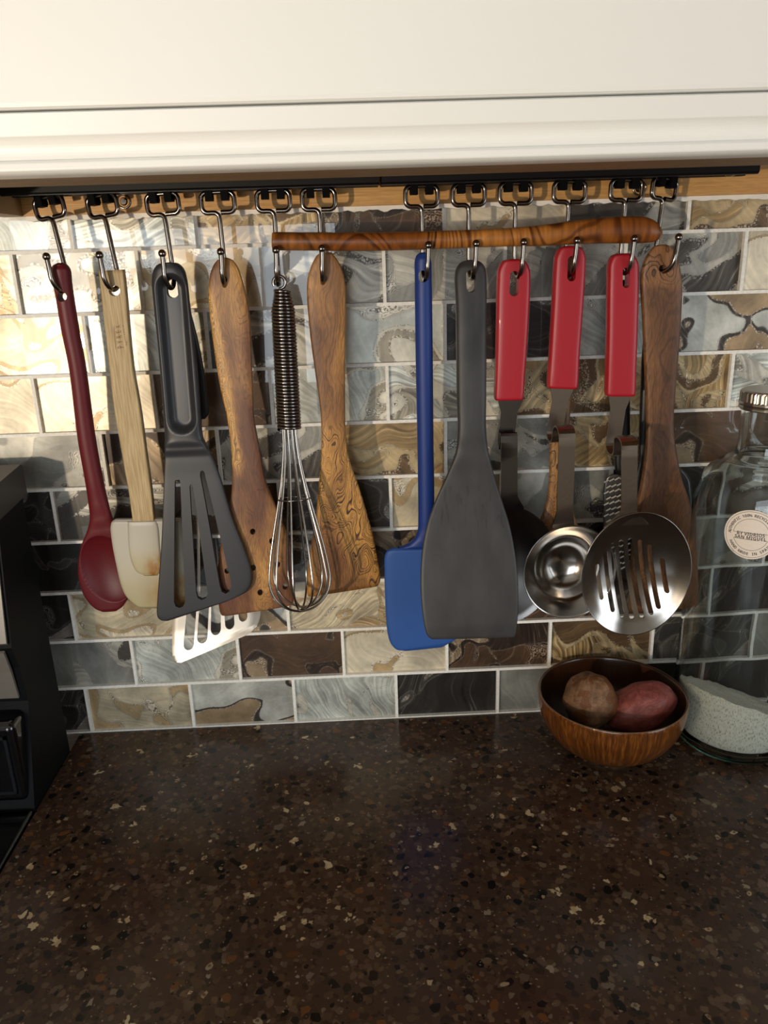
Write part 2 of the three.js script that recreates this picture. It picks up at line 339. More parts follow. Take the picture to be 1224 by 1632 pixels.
// ---------------------------------------------------------------- upper cabinet
const CX0 = 0.001, CX1 = 0.8;
{
  const t = thing('upper_cabinet', 'cream white painted wall cabinet above the hanging utensils', 'cabinet', V3(0.4, 0.495, 0));
  const arc = (cz, cy, r, a0, a1, n = 8) => Array.from({ length: n + 1 }, (_, i) => { const a = mix(a0, a1, i / n) * Math.PI / 180; return [cz + r * Math.cos(a), cy + r * Math.sin(a)]; });
  part(t, 'door', extrudeX([[0.311, 0.5204], [0.3285, 0.5204], [0.3298, 0.5212], [0.3302, 0.5228], [0.3302, 1.15], [0.311, 1.15]], CX0, CX1), cream);
  // bottom rail with a cove and a rounded foot
  part(t, 'bottom_rail', toCreasedNormals(extrudeX([[0.311, 0.4950], [0.3265, 0.4948], ...arc(0.3275, 0.4978, 0.003, -90, 60, 8), ...arc(0.3325, 0.5042, 0.0062, 236, 115, 12), [0.3302, 0.5104], [0.3302, 0.5187], [0.3292, 0.5194], [0.311, 0.5194]], CX0, CX1), 0.7), cream);
  const under = mat({ map: mapleMat.map, roughness: 0.55, color: 0xd0b898 });
  part(t, 'frame_rail', box(CX0, CX1, 0.4953, 0.5215, 0.268, 0.3108), mat({ map: grainTex(1024, 64, hex(0x8a6a44), hex(0xa07c50), 7, 5, 1, 9), roughness: 0.6 }), 'bare brown wood behind the bottom rail');
  part(t, 'bottom_panel', box(CX0 + 0.02, CX1, 0.522, 0.534, 0.0125, 0.311), under);
  part(t, 'side_panel', box(CX0, CX0 + 0.0195, 0.4955, 1.15, 0.001, 0.268), mat({ color: 0x9a7a52, roughness: 0.55 }), 'raw brown side of the cabinet');
  part(t, 'hanging_strip', box(CX0 + 0.0197, CX1, 0.4955, 0.522, 0.0005, 0.012), mapleMat, 'bare honey-coloured wooden strip along the wall');
  part(t, 'carcass', box(CX0 + 0.02, CX1, 0.55, 1.15, 0.001, 0.311), cream);
  const sc = (x, y, z) => { const a = new THREE.CylinderGeometry(0.0024, 0.0034, 0.0016, 16).rotateX(Math.PI / 2), b = new THREE.TorusGeometry(0.0052, 0.0008, 8, 24); return mergeGeometries([a, b]).translate(x, y, z); };
  for (const [px, py] of [[197, 321], [1019, 300]]) { const p = at(px, py, 0.0124); part(t, 'screw', sc(p.x, p.y, 0.0127), chrome); }
  // rough bead of grout between strip and tiles
  const s = new THREE.Shape(); s.moveTo(0.0205, 0.4962); s.lineTo(CX1, 0.4962);
  for (let x = CX1; x > 0.021; x -= 0.0025) s.lineTo(x, 0.4925 + 0.0011 * n2(x * 90, 3) - Math.max(0, n2(x * 25, 8) - 0.6) * 0.004);
  s.lineTo(0.0205, 0.4925);
  part(t, 'grout_bead', new THREE.ExtrudeGeometry(s, { depth: 0.0035, bevelEnabled: true, bevelSize: 0.0005, bevelThickness: 0.0006, bevelSegments: 2 }).translate(0, 0, 0.0004), groutMat);
}

// ---------------------------------------------------------------- hook rails
const ZH = 0.035, yLoop = at(672, 329, ZH).y, yTop = at(672, 297, ZH).y, yJ = at(675, 446, 0.0455).y, yBall = at(678, 391, 0.056).y, RW = 0.0019;
const railX = [[0.0215, at(603.5, 290, 0.045).x], [at(607.5, 290, 0.045).x, at(1203, 272, 0.045).x]];
railX.forEach(([x0, x1], i) => {
  const y0 = yTop + 0.0012;
  const prof = [[0.022, y0], [0.03, y0], [0.03, y0 + 0.0022], [0.04, y0 + 0.0022], [0.04, y0], [0.052, y0], [0.0532, y0 + 0.0012], [0.0532, 0.521], [0.022, 0.521]];
  const t = thing('hook_rail', i ? 'longer black hook rail carrying the right-hand hooks under the cabinet' : 'shorter black hook rail carrying the left-hand hooks under the cabinet', 'rail', V3((x0 + x1) / 2, y0, 0.04));
  part(t, 'channel', extrudeX(prof, x0, x1), blackMetal);
  part(t, 'lip', box(x0, x1, y0 - 0.0006, y0 + 0.0007, 0.0478, 0.0512), mat({ color: 0x2a2a2c, roughness: 0.3, metalness: 0.4 }));
  if (i) { const sx = at(1160, 281, 0.04).x; part(t, 'screw', new THREE.SphereGeometry(0.0042, 20, 10, 0, 6.3, 0, 1.57).scale(1, 0.55, 1).rotateX(Math.PI).translate(sx, y0 + 0.0006, 0.044), chrome); }
});

// ---------------------------------------------------------------- wire hooks
function hookGeo() {                                          // origin at the middle of the loop's top wire
  const w = 0.0129, top = 0, bot = yLoop - yTop, r = 0.0045, P = [];
  const corner = (cx, cy, a0, a1) => { for (let i = 0; i <= 5; i++) { const a = mix(a0, a1, i / 5) * Math.PI / 180; P.push(V3(cx + r * Math.cos(a), cy + r * Math.sin(a), 0)); } };
  P.push(V3(0.0016, bot, 0), V3(0.005, bot, 0));
  corner(w - r, bot + r, -90, 0); corner(w - r, top - r, 0, 90); corner(-w + r, top - r, 90, 180); corner(-w + r, bot + r, 180, 270);
  P.push(V3(-0.005, bot, 0), V3(-0.0025, bot - 0.0004, 0), V3(-0.0005, bot - 0.0022, 0.0), V3(0, bot - 0.006, 0));
  const J = yJ - yTop, rj = 0.0105;
  for (let i = 1; i <= 6; i++) P.push(V3(0, mix(bot - 0.006, J + rj * 1.4, i / 6), 0));
  for (let i = 1; i <= 12; i++) { const a = Math.PI * i / 12; P.push(V3(0.0006 * i / 12, J + rj * 1.15 - rj * 1.15 * Math.sin(a), rj - rj * Math.cos(a))); }
  const e = yBall - yTop; P.push(V3(0.001, mix(J + rj, e, 0.4), 2 * rj), V3(0.0014, e, 2 * rj));
  return { wire: tube(P, RW, 260, false, 12), ball: new THREE.SphereGeometry(0.0031, 18, 14).translate(0.0014, e, 2 * rj) };
}
const hookParts = hookGeo(), clipGeo = mergeGeometries([box(-0.0029, 0.0029, -0.0062, 0.0035, 0.0021, 0.0042), box(-0.0029, 0.0029, -0.0062, -0.0042, -0.003, 0.0023), box(-0.0029, 0.0029, -0.005, 0.0035, -0.0043, -0.0023)]);
let hook0;
const hookX = [[79, 'maroon spoon'], [163.5, 'white wood-handled spatula'], [260, 'dark slotted turner'], [348, 'perforated wooden spatula'], [436.5, 'wire whisk'], [508.5, 'figured olive wood spatula'], [672, 'blue spatula'], [747, 'wide grey turner'], [821.5, 'large dark ladle'], [907.5, 'small steel ladle'], [997.5, 'slotted skimmer'], [1058.5, 'brown wooden spatula']];
const HX = [];
hookX.forEach(([px, what], i) => {
  const x = at(px, 328 - (px - 672) * 0.024, ZH).x; HX.push(x);
  const label = 'silvery wire hook from which the ' + what + ' hangs';
  let h;
  if (!hook0) {
    h = hook0 = thing('wire_hook', label, 'hook', V3(x, yTop, ZH), 'wire hooks on the black rails');
    for (const [n, g, m] of [['wire', hookParts.wire, chrome], ['ball_tip', hookParts.ball, chrome]]) { const o = new THREE.Mesh(g, m); o.name = n; o.castShadow = o.receiveShadow = true; h.add(o); }
    for (const s of [-1, 1]) { const o = new THREE.Mesh(clipGeo, blackClip); o.name = 'clip'; o.position.x = s * 0.0062; o.castShadow = true; h.add(o); }
  } else { h = hook0.clone(); h.name = numbered('wire_hook'); h.userData = { ...hook0.userData, label }; h.position.x = x; scene.add(h); }
  h.rotation.y = [-0.3, -0.3, -0.15, 0, 0, 0, 0.08, 0.08, 0.08, 0.08, 0.08, 0.45][i];
  h.rotation.z = [0.13, 0.11, 0.05, 0.02, 0, 0, 0, 0, 0, -0.03, -0.03, -0.1][i];
});

// ---------------------------------------------------------------- the wooden rod lying in the hooks
{
  const st = [[434, 371, 434, 397, 0.012], [436, 370, 436, 398.5, 0.0142], [470, 370, 470, 399], [600, 370, 600, 400], [720, 367, 720, 396, 0.0148], [800, 364, 800, 393, 0.015], [860, 359, 860, 392, 0.0152], [910, 352, 910, 389.5, 0.0154], [960, 347, 960, 388, 0.0155], [1000, 344.5, 1000, 388, 0.0155], [1030, 346, 1030, 387, 0.015], [1046, 354, 1046, 384, 0.0125], [1053, 364, 1053, 377, 0.008]];
  const g = loft(st.map((s) => [s[0], s[1], s[2], s[3], s[4] ?? 0.0145, 2.1]), { z: 0.0455, nu: 12 });
  const t = thing('wooden_rod', 'long olive wood rod lying across the wire hooks', 'rod', at(740, 382, 0.0495));
  part(t, 'shaft', g, woodMat(olive(1024, 64, 0.09, 8, [0x4a2408, 0x9a5a22, 0xc98a42], (u) => 0.35 + 0.65 * sstep(0.15, 0.4, u) * (1 - sstep(0.92, 1, u))), 0.4));
}

// ---------------------------------------------------------------- utensils
const lerpZ = (y0, z0, y1, z1) => (y) => mix(z0, z1, clamp((y - y0) / (y1 - y0)));
const handleHole = (x, y, r) => capsule(x, y - 0.5, x, y + 0.5, r);

{ // maroon spoon
  const z = lerpZ(420, 0.0455, 975, 0.026), t = thing('mixing_spoon', 'maroon silicone spoon with a long round handle and oval bowl', 'spoon', at(98, 478, 0.049));
  const h = [[92, 419, 100, 418.5, 0.006], [85, 423, 107, 422, 0.011], [80.6, 432, 112, 430], [84, 450, 114.5, 450], [88, 466, 116.5, 466], [98, 525, 126, 525], [110, 583, 136.5, 583], [124.5, 700, 152.5, 700], [135.5, 763, 164, 763], [141, 800, 172, 799, 0.013], [143.5, 826, 178, 822, 0.011, 2.4], [139, 846, 186, 840, 0.009, 2.8], [131, 866, 196, 858, 0.0075, 3.2]];
  const bowl = [[131, 866, 196, 858, 0.0072], [126, 888, 203, 878], [124.5, 910, 207, 902], [127.5, 930, 208.5, 922], [134, 948, 207, 941], [143, 961, 203, 955], [153, 969.5, 196, 966], [163, 974, 187, 972.5, 0.005]];
  const c = at(166, 914, 0.041), a = -0.14;
  const all = h.slice(0, -1).map((s) => [s[0], s[1], s[2], s[3], s[4] ?? 0.0148, s[5] ?? 2]).concat(bowl.map((s) => [s[0], s[1], s[2], s[3], s[4] ?? 0.0072, 3.6]));
  const rx = 0.0228, ry = 0.0335;
  const g = loft(all, { z, nu: 44, sub: 14, dz: (x, y, s, t2, front) => { const dx = x - c.x, dy = y - c.y, X = dx * Math.cos(a) - dy * Math.sin(a), Y = dx * Math.sin(a) + dy * Math.cos(a), q = Math.hypot(X / rx, Y / ry); return q < 1 ? -(front ? 0.0105 : 0.0095) * Math.pow(1 - q * q, front ? 0.75 : 1) : 0; } });
  part(t, 'body', cut(g, [handleHole(99.5, 473, 7.6)], 0.049), redSilicone);
}
{ // white silicone spatula with a flat wooden handle
  const z = lerpZ(430, 0.0455, 970, 0.042), t = thing('silicone_spatula', 'translucent white silicone spatula with flat pale wooden handle', 'spatula', at(180, 465, 0.049));
  const hd = [[158.5, 431.5, 198.5, 429.5], [162, 466, 202.5, 465], [175, 583, 213.5, 583], [183, 650, 225, 650], [195, 720, 234.5, 720], [206, 782, 243, 782], [213, 832, 248, 831]].map((s) => [...s, 0.007, 14]);
  const ht = grainTex(256, 1024, hex(0xa58a60), hex(0xcdb68a), 13, 5, 1, 12);
  const handle = part(t, 'handle', cut(loft(hd, { z, nu: 12 }), [capsule(181.5, 463.5, 183, 463.5, 8.5)], 0.049), mat({ map: ht, roughness: 0.6 }));
  // burned-in mark, read from the foot of the handle upwards
  const stamp = canvasTex(512, 160, (g, W, H) => {
    g.clearRect(0, 0, W, H); g.fillStyle = '#000000'; g.fillRect(0, 0, W, H); g.fillStyle = '#b0b0b0'; g.strokeStyle = '#b0b0b0';
    g.font = 'bold 92px monospace'; g.textAlign = 'center'; ['P', 'Y', 'R', 'E', 'X'].forEach((c, i) => g.fillText(c, 60 + i * 98, 100));
    g.lineWidth = 6; g.beginPath(); g.moveTo(40, 12); g.lineTo(470, 12); g.stroke();
    const q = rng(4); for (let i = 0; i < 34; i++) g.fillRect(46 + i * 12.4, 122 + q() * 8, 3 + q() * 6, 8 + q() * 14);   // worn second line, no longer legible
  });
  const A = at(206.5, 555, z(555) + 0.00365), B = at(198.5, 513.5, z(514) + 0.00365), C = at(183.5, 560, z(560) + 0.00365), D = at(182 - 2.5, 517, z(517) + 0.00365);
  const g = new THREE.BufferGeometry(); g.setAttribute('position', new THREE.Float32BufferAttribute([...A.toArray(), ...B.toArray(), ...C.toArray(), ...D.toArray()], 3));
  g.setAttribute('uv', new THREE.Float32BufferAttribute([0, 0, 1, 0, 0, 1, 1, 1], 2)); g.setIndex([0, 1, 2, 1, 3, 2]); g.computeVertexNormals();
  part(handle, 'stamp', g, mat({ color: 0x3a2a1c, alphaMap: stamp, transparent: true, roughness: 0.8 }), 'burned lettering on the wooden handle');
  const blade = [[184, 827, 284, 826, 0.004], [178.5, 831, 289, 829], [176.5, 839, 291.5, 836], [177.5, 852, 292.5, 850], [180, 870, 294, 866], [186, 900, 296, 898], [192.5, 928, 298.5, 926], [200, 946, 299, 944], [209, 956.5, 299, 955], [219, 964, 297, 962], [230, 968.5, 291, 967, 0.004]];
  const bt = tex(256, 256, (u, v) => { const c = mix3(hex(0xcac2ac), hex(0xb9b4a8), v), a = sstep(0.25, 0.95, u) * sstep(0.5, 0.0, v) * 1.25 * (0.75 + fbm(u * 3, v * 3, 3)); return mix3(mix3(c, hex(0xb3a578), sstep(0.6, 0.1, v) * 0.6), hex(0x9a5a18), clamp(a)); });
  const bm = mat({ map: bt, roughness: 0.45, transmission: 0.12 });
  const b = part(t, 'blade', loft(blade.map((s) => [s[0], s[1], s[2], s[3], s[4] ?? 0.0085, 7]), { z, nu: 14 }), bm);
  const core = [[204, 829, 252, 828, 0.01], [204.5, 836, 255, 835], [206, 870, 258, 868], [211, 894, 260, 892], [219, 908, 259, 907], [230, 915, 255, 914, 0.009]];
  part(b, 'core', loft(core.map((s) => [s[0], s[1], s[2], s[3], s[4] ?? 0.0112, 6]), { z, nu: 10 }), bm);
}
{ // dark slotted turner
  const z = lerpZ(420, 0.0495, 985, 0.06), t = thing('slotted_turner', 'dark grey nylon turner with three long slots and hollowed handle', 'turner', at(270, 470, 0.053));
  const st = [[262, 418.5, 272, 418, 0.009], [253, 421, 284, 420, 0.013], [245.5, 430, 293, 429], [242.5, 446, 298, 446], [245, 480, 302, 480], [249, 520, 307, 520], [254, 570, 313, 570], [259, 630, 318, 630], [262, 672, 320.5, 672], [263.5, 700, 324, 698, 0.0125], [263.6, 715, 330, 712, 0.009], [263.2, 730, 338, 727, 0.005], [261.5, 765, 351, 760], [259, 832, 371, 826], [256.5, 880, 390, 874], [253.8, 915, 399.8, 905], [252, 940, 401.5, 920], [250.6, 960, 399.5, 932], [250, 975, 394, 940.5], [252, 983.5, 386, 946.5], [258, 988, 376, 951.5], [267, 989, 364, 957, 0.003]];
  const th = (i) => i < 9 ? 0.0142 : 0.0042;
  const xl = (y) => at(262 + (y - 480) * 0.075, y, 0.06);
  let g = loft(st.map((s, i) => [s[0], s[1], s[2], s[3], s[4] ?? th(i), i < 10 ? 3.2 : 9]), {
    z, nu: 26, sub: 8, dz: (x, y, s, t2, front) => {
      if (!front) return 0;
      const p0 = at(271, 462, 0.06), p1 = at(290, 668, 0.06), L = Math.hypot(p1.x - p0.x, p1.y - p0.y), ux = (p1.x - p0.x) / L, uy = (p1.y - p0.y) / L;
      const q = clamp((x - p0.x) * ux + (y - p0.y) * uy, 0, L), d = Math.hypot(x - p0.x - q * ux, y - p0.y - q * uy);
      return -0.0078 * sstep(0.0128, 0.0062, d);
    },
  });
  const slot = (a, b, c, d) => [[a[0], a[1]], ...capsule(c[0], c[1], d[0], d[1], d[2], d[2], 8).slice(9), [b[0], b[1]]];
  const slots = [
    [[279.3, 767], [280.5, 764], [287, 763.5], [288.2, 768], [296.8, 945], [297, 956], [293.5, 962.5], [287.5, 964.5], [282, 962], [279.2, 955]],
    [[302.8, 775], [304, 771], [306.5, 770], [308.5, 775], [331, 930], [332.5, 942], [329.5, 949.5], [323, 952], [317, 949], [314.2, 940], [304.5, 800]],
    [[319.3, 757], [320, 750.5], [323.5, 748.5], [326.5, 752.5], [368, 918], [369.8, 930], [367, 939], [361, 942.5], [355, 939.5], [351.5, 929], [328, 800]],
  ];
  const body = part(t, 'body', cut(g, [capsule(271.5, 455, 272.5, 466, 9.8)].concat(slots), 0.056), graphite);
}
{ // steel turner hanging behind it
  const z = (y) => y < 930 ? mix(0.0395, 0.024, clamp((y - 440) / 490)) : mix(0.024, 0.05, sstep(0, 1, (y - 930) / 130) * 0.6 + 0.4 * (y - 930) / 130), t = thing('fish_turner', 'stainless slotted turner with black handle hanging behind the dark slotted one', 'turner', at(275, 470, 0.041));
  const hd = [[262, 432, 282, 432, 0.004], [256, 440, 292, 440], [258, 480, 300, 480], [270, 540, 315, 538], [280, 600, 327, 598], [286, 640, 332, 638], [291, 660, 333, 658], [298, 668, 328, 667, 0.006]].map((s) => [s[0], s[1], s[2], s[3], s[4] ?? 0.005, 3]);
  part(t, 'handle', cut(loft(hd, { z, nu: 12 }), [capsule(271.5, 452, 273, 470, 11)], 0.041, 0.05), blackNylon);
  const bl = [[303, 660, 322, 660], [304, 700, 323, 700], [302, 725, 330, 724], [296, 745, 345, 742], [290, 800, 357, 794], [283, 880, 382, 868], [277.5, 950, 408, 936], [275, 985, 414.5, 968], [274.6, 1020, 414.8, 982], [275, 1044, 412, 992], [276, 1052, 408, 1000], [280, 1056, 402, 1006.5], [287, 1056.5, 393, 1012]].map((s) => [...s, 0.0013, 12]);
  const zz = 0.034;
  const slots = [[304.5, 305, 1018, 8], [325, 322, 1009, 8.1], [345.5, 333, 998.5, 8], [367, 345, 991.5, 7.5], [387.5, 357, 982, 7]].map(([xb, xt, yb, r]) => capsule(xt - (xb - xt) * 0.1, 830, xb, yb, 6.2, r));
  part(t, 'blade', toCreasedNormals(cut(loft(bl, { z, nu: 12, sub: 4 }), slots, zz, 0.04), 0.5), mat({ color: 0xbdb6ac, metalness: 1, roughness: 0.36 }));
}
{ // perforated wooden spatula
  const z = lerpZ(410, 0.0455, 975, 0.05), t = thing('wooden_spatula', 'perforated wooden spatula with oblique edge left of the whisk', 'spatula', at(357, 450, 0.049));
  const st = [[353, 411, 361, 410.5, 0.004], [345, 416, 370, 414, 0.006], [336.5, 432, 379, 425], [332, 458, 386.5, 446], [333.5, 495, 397, 492], [339, 540, 400.5, 540], [345, 583, 402, 583], [354, 630, 404, 630], [362, 665, 405.5, 665], [369, 720, 415, 718], [370, 770, 424, 766], [364, 820, 442, 812], [352, 868, 461, 860], [347.5, 900, 467, 896], [347.5, 940, 470, 932], [349, 968, 469, 953], [352.5, 979, 467, 961.5], [359, 981, 460, 965, 0.004]];
  const holes = [[403.5, 845], [434, 860], [404.5, 902], [443, 897], [415.5, 941], [455, 932], [363, 907], [376, 862]].map(([x, y]) => capsule(x, y - 0.6, x, y + 0.6, 4.2));
  const bandA = (u, v) => sstep(0.4, 0.5, v) * sstep(0.98, 0.9, v) * Math.exp(-(((u - 0.19 - (0.91 - v) * 0.46) / 0.1) ** 2));
  const tx = olive(256, 1024, 4.4, 21, [0x331a0a, 0x74462a, 0xc8964e], (u, v) => 0.1 + 0.8 * bandA(u, v), 0.0, (u, v) => -0.25 + 1.5 * bandA(u, v), 2.4);
  const g = loft(st.map((s) => [s[0], s[1], s[2], s[3], s[4] ?? 0.0075, 4.5]), { z, nu: 14 });
  let c = cut(g, [handleHole(357, 446, 5.6)], 0.049); c = cut(c, holes, 0.049);
  const body = part(t, 'body', c, woodMat(tx));
  const mk = at(415, 780.5, z(780) + 0.0041);
  const sm = canvasTex(128, 48, (q, W, H) => { q.fillStyle = '#000'; q.fillRect(0, 0, W, H); q.fillStyle = '#999'; const k = rng(6); for (let i = 0; i < 14; i++) q.fillRect(14 + i * 7.2, 8 + k() * 14, 4 + k() * 4, 8 + k() * 16); });
  part(body, 'stamp', new THREE.PlaneGeometry(0.0085, 0.0032).rotateZ(0.12).translate(mk.x, mk.y, mk.z), mat({ color: 0x2a160a, alphaMap: sm, transparent: true, roughness: 0.8 }), 'tiny burned mark');
}
{ // figured wooden spatula
  const z = lerpZ(402, 0.0455, 950, 0.034), t = thing('wooden_spatula', 'olive wood spatula with bold dark figure between whisk and blue spatula', 'spatula', at(515, 446, 0.049));
  const st = [[512, 402.5, 523, 402, 0.004], [505, 407, 531, 406, 0.006], [497, 421, 540, 418], [491.5, 438, 547, 434], [489, 458, 551, 458], [491, 500, 551.5, 500], [496, 549, 550.5, 549], [504, 605, 550, 605], [510, 650, 550, 650], [512.5, 690, 551, 690], [511.5, 728, 556, 728], [507.5, 778, 572, 776], [503, 825, 586, 822], [496.5, 865, 596, 860], [491.5, 900, 602.5, 893], [488.5, 930, 606, 914], [488.5, 943, 605.5, 927], [491, 950, 602.5, 933, 0.005]];
  const tx = olive(256, 1024, 4.6, 57, [0x2a1508, 0x85562f, 0xc08c46], (u, v) => 0.08 + 0.92 * sstep(0.56, 0.46, v) * sstep(0.06, 0.2, v + (u - 0.5) * 0.25), 0.12, (u, v) => 0.7 * sstep(0.55, 0.42, v + (0.5 - u) * 0.2) * sstep(0.05, 0.2, v + (u - 0.6) * 0.3) - 0.1, 1.5);
  const g = loft(st.map((s) => [s[0], s[1], s[2], s[3], s[4] ?? 0.0075, 4.5]), { z, nu: 14 });
  part(t, 'body', cut(g, [handleHole(516, 444, 5.4)], 0.049), woodMat(tx));
}
{ // brown wooden spatula on the right
  const z = lerpZ(390, 0.0455, 970, 0.036), t = thing('wooden_spatula', 'plain walnut brown wooden spatula beside the glass bottle', 'spatula', at(1055, 430, 0.049));
  const st = [[1050, 390, 1060, 389.5, 0.004], [1041, 394, 1068, 393, 0.006], [1029, 411, 1077.5, 409], [1022.5, 430, 1083, 428], [1021, 452, 1086, 450], [1023.5, 500, 1085, 500], [1027, 583, 1079, 583], [1029, 640, 1074, 640], [1030, 680, 1072.5, 680], [1028, 720, 1077, 718], [1022, 766, 1086.5, 763], [1014, 806, 1099, 800], [1008, 850, 1106, 842], [1004, 900, 1111, 886], [1002, 945, 1113.5, 930], [1002, 968, 1113, 955], [1004, 975, 1110.5, 966, 0.005]];
  const tx = olive(256, 1024, 5, 83, [0x2c180c, 0x6a4426, 0x8c6038], (u, v) => 0.15 + 0.6 * sstep(0.9, 0.95, v) * sstep(0.55, 0.3, u), 0, (u, v) => 1.1 * sstep(0.88, 0.93, v) * sstep(0.5, 0.25, u) - 0.15);
  const g = loft(st.map((s) => [s[0], s[1], s[2], s[3], s[4] ?? 0.008, 4.5]), { z, nu: 14 });
  part(t, 'body', cut(g, [handleHole(1056, 428, 5.6)], 0.049), woodMat(tx));
}
{ // wire whisk
  const p0 = at(449.5, 463, 0.05), p1 = at(461.3, 684, 0.0565), ax = p1.clone().sub(p0), L = ax.length(); ax.normalize();
  const bz = V3(0, 0, 1).addScaledVector(ax, -ax.z).normalize(), bx = V3().crossVectors(bz, ax).negate().normalize();
  const t = thing('whisk', 'steel balloon whisk with a coiled wire handle', 'whisk', at(446, 446, 0.05));
  const C = [], turns = 42, R = (q) => 0.0066 + 0.0029 * sstep(0, 0.16, q) + 0.0004 * q;
  for (let i = 0; i <= turns * 20; i++) { const q = i / (turns * 20), a = q * turns * 2 * Math.PI, r = R(q) - 0.001; C.push(p0.clone().addScaledVector(ax, q * L).addScaledVector(bx, r * Math.cos(a)).addScaledVector(bz, r * Math.sin(a))); }
  const coil = new THREE.TubeGeometry(new THREE.CatmullRomCurve3(C), turns * 20, 0.00138, 7);
  const core = new THREE.CylinderGeometry(0.0055, 0.0075, L * 0.98, 20).applyQuaternion(new THREE.Quaternion().setFromUnitVectors(V3(0, -1, 0), ax)).translate(...p0.clone().addScaledVector(ax, L / 2).toArray());
  const darkSteel = mat({ color: 0x8d8884, metalness: 1, roughness: 0.2 });
  const h = part(t, 'handle', coil, darkSteel); part(h, 'handle_core', core, mat({ color: 0x2a2826, metalness: 0.8, roughness: 0.4 }));
  const rc = at(445.3, 450, 0.05), RG = [];
  for (let i = 0; i <= 20; i++) { const a = (-0.55 + 1.72 * i / 20) * Math.PI; RG.push(V3(rc.x + 0.0048 * Math.cos(a), rc.y + 0.0048 * Math.sin(a), rc.z + 0.001 * (i / 20 - 0.5))); }
  RG.unshift(p0.clone().add(V3(-0.0005, 0.0005, 0)));
  part(t, 'hanging_ring', tube(RG, 0.0013, 80), chrome);
  const end = at(482, 981, 0.083), d2 = end.clone().sub(p1), L2 = d2.length(); d2.normalize();
  const cz = V3(0, 0, 1).addScaledVector(d2, -d2.z).normalize(), cx = V3().crossVectors(cz, d2).negate().normalize();
  const prof = (q) => { const w = 0.0055 + 0.0215 * Math.pow(sstep(0.02, 0.92, q), 1.05); return q < 0.8 ? w : w * Math.sqrt(Math.max(0, 1 - ((q - 0.8) / 0.2) ** 2.2)); };
  for (let k = 0; k < 5; k++) {
    const a = 0.18 + k * Math.PI / 5, P = [], ux = Math.cos(a), uz = Math.sin(a), add = (q, s) => P.push(p1.clone().addScaledVector(d2, q * L2 * (1 - 0.006 * k) - 0.004).addScaledVector(cx, s * prof(q) * ux).addScaledVector(cz, s * prof(q) * uz));
    const qs = []; for (let i = 0; i < 14; i++) qs.push(0.8 * i / 13); for (let i = 1; i <= 10; i++) qs.push(0.8 + 0.2 * Math.sin(i / 10 * Math.PI / 2));
    for (const q of qs) add(q, -1); for (const q of qs.slice(0, -1).reverse()) add(q, 1);
    part(t, 'wire', tube(P, 0.00092, 140, false, 8), steel);
  }
  const Tq = 0.39, TP = []; for (let i = 0; i < 24; i++) { const a = i / 24 * 6.283, r = prof(Tq) + 0.0005; TP.push(p1.clone().addScaledVector(d2, Tq * L2 - 0.004).addScaledVector(cx, r * Math.cos(a)).addScaledVector(cz, r * Math.sin(a))); }
  part(t, 'tie_ring', tube(TP, 0.0007, 96, true, 6), darkSteel);
}
{ // blue spatula
  const z = lerpZ(403, 0.0455, 1035, 0.033), t = thing('silicone_spatula', 'blue silicone spatula half hidden by the wide grey turner', 'spatula', at(675, 445, 0.0495));
  const hd = [[670, 402.5, 678, 402, 0.006], [664.5, 406, 683.5, 405, 0.01], [661, 415, 687, 414], [660.8, 440, 688, 440], [662.5, 583, 690, 583], [665, 700, 691, 700], [666, 765, 692, 763], [666.5, 825, 692.5, 825], [665.5, 845, 693.5, 843, 0.0125, 2], [660, 858, 700, 857, 0.0115, 2.6], [648, 867.5, 712, 867, 0.0105, 3], [634, 872.5, 726, 872, 0.0085, 4]];
  part(t, 'handle', cut(loft(hd.map((s) => [s[0], s[1], s[2], s[3], s[4] ?? 0.0135, s[5] ?? 2]), { z, nu: 14 }), [capsule(674.2, 438, 674.3, 443, 7.2)], 0.0495), blueSilicone);
  const bl = [[627, 873, 735, 870, 0.004], [617.5, 877, 740, 875], [613, 886, 742.5, 884], [612.6, 910, 743, 908], [613.5, 950, 743, 948], [615.2, 986, 742, 983], [618, 1011, 739, 1004], [623, 1026, 732, 1013], [631, 1033.5, 722, 1020], [644, 1036.5, 706, 1030, 0.004]];
  part(t, 'blade', loft(bl.map((s) => [s[0], s[1], s[2], s[3], s[4] ?? 0.008, 5]), { z, nu: 14 }), blueBlade);
}
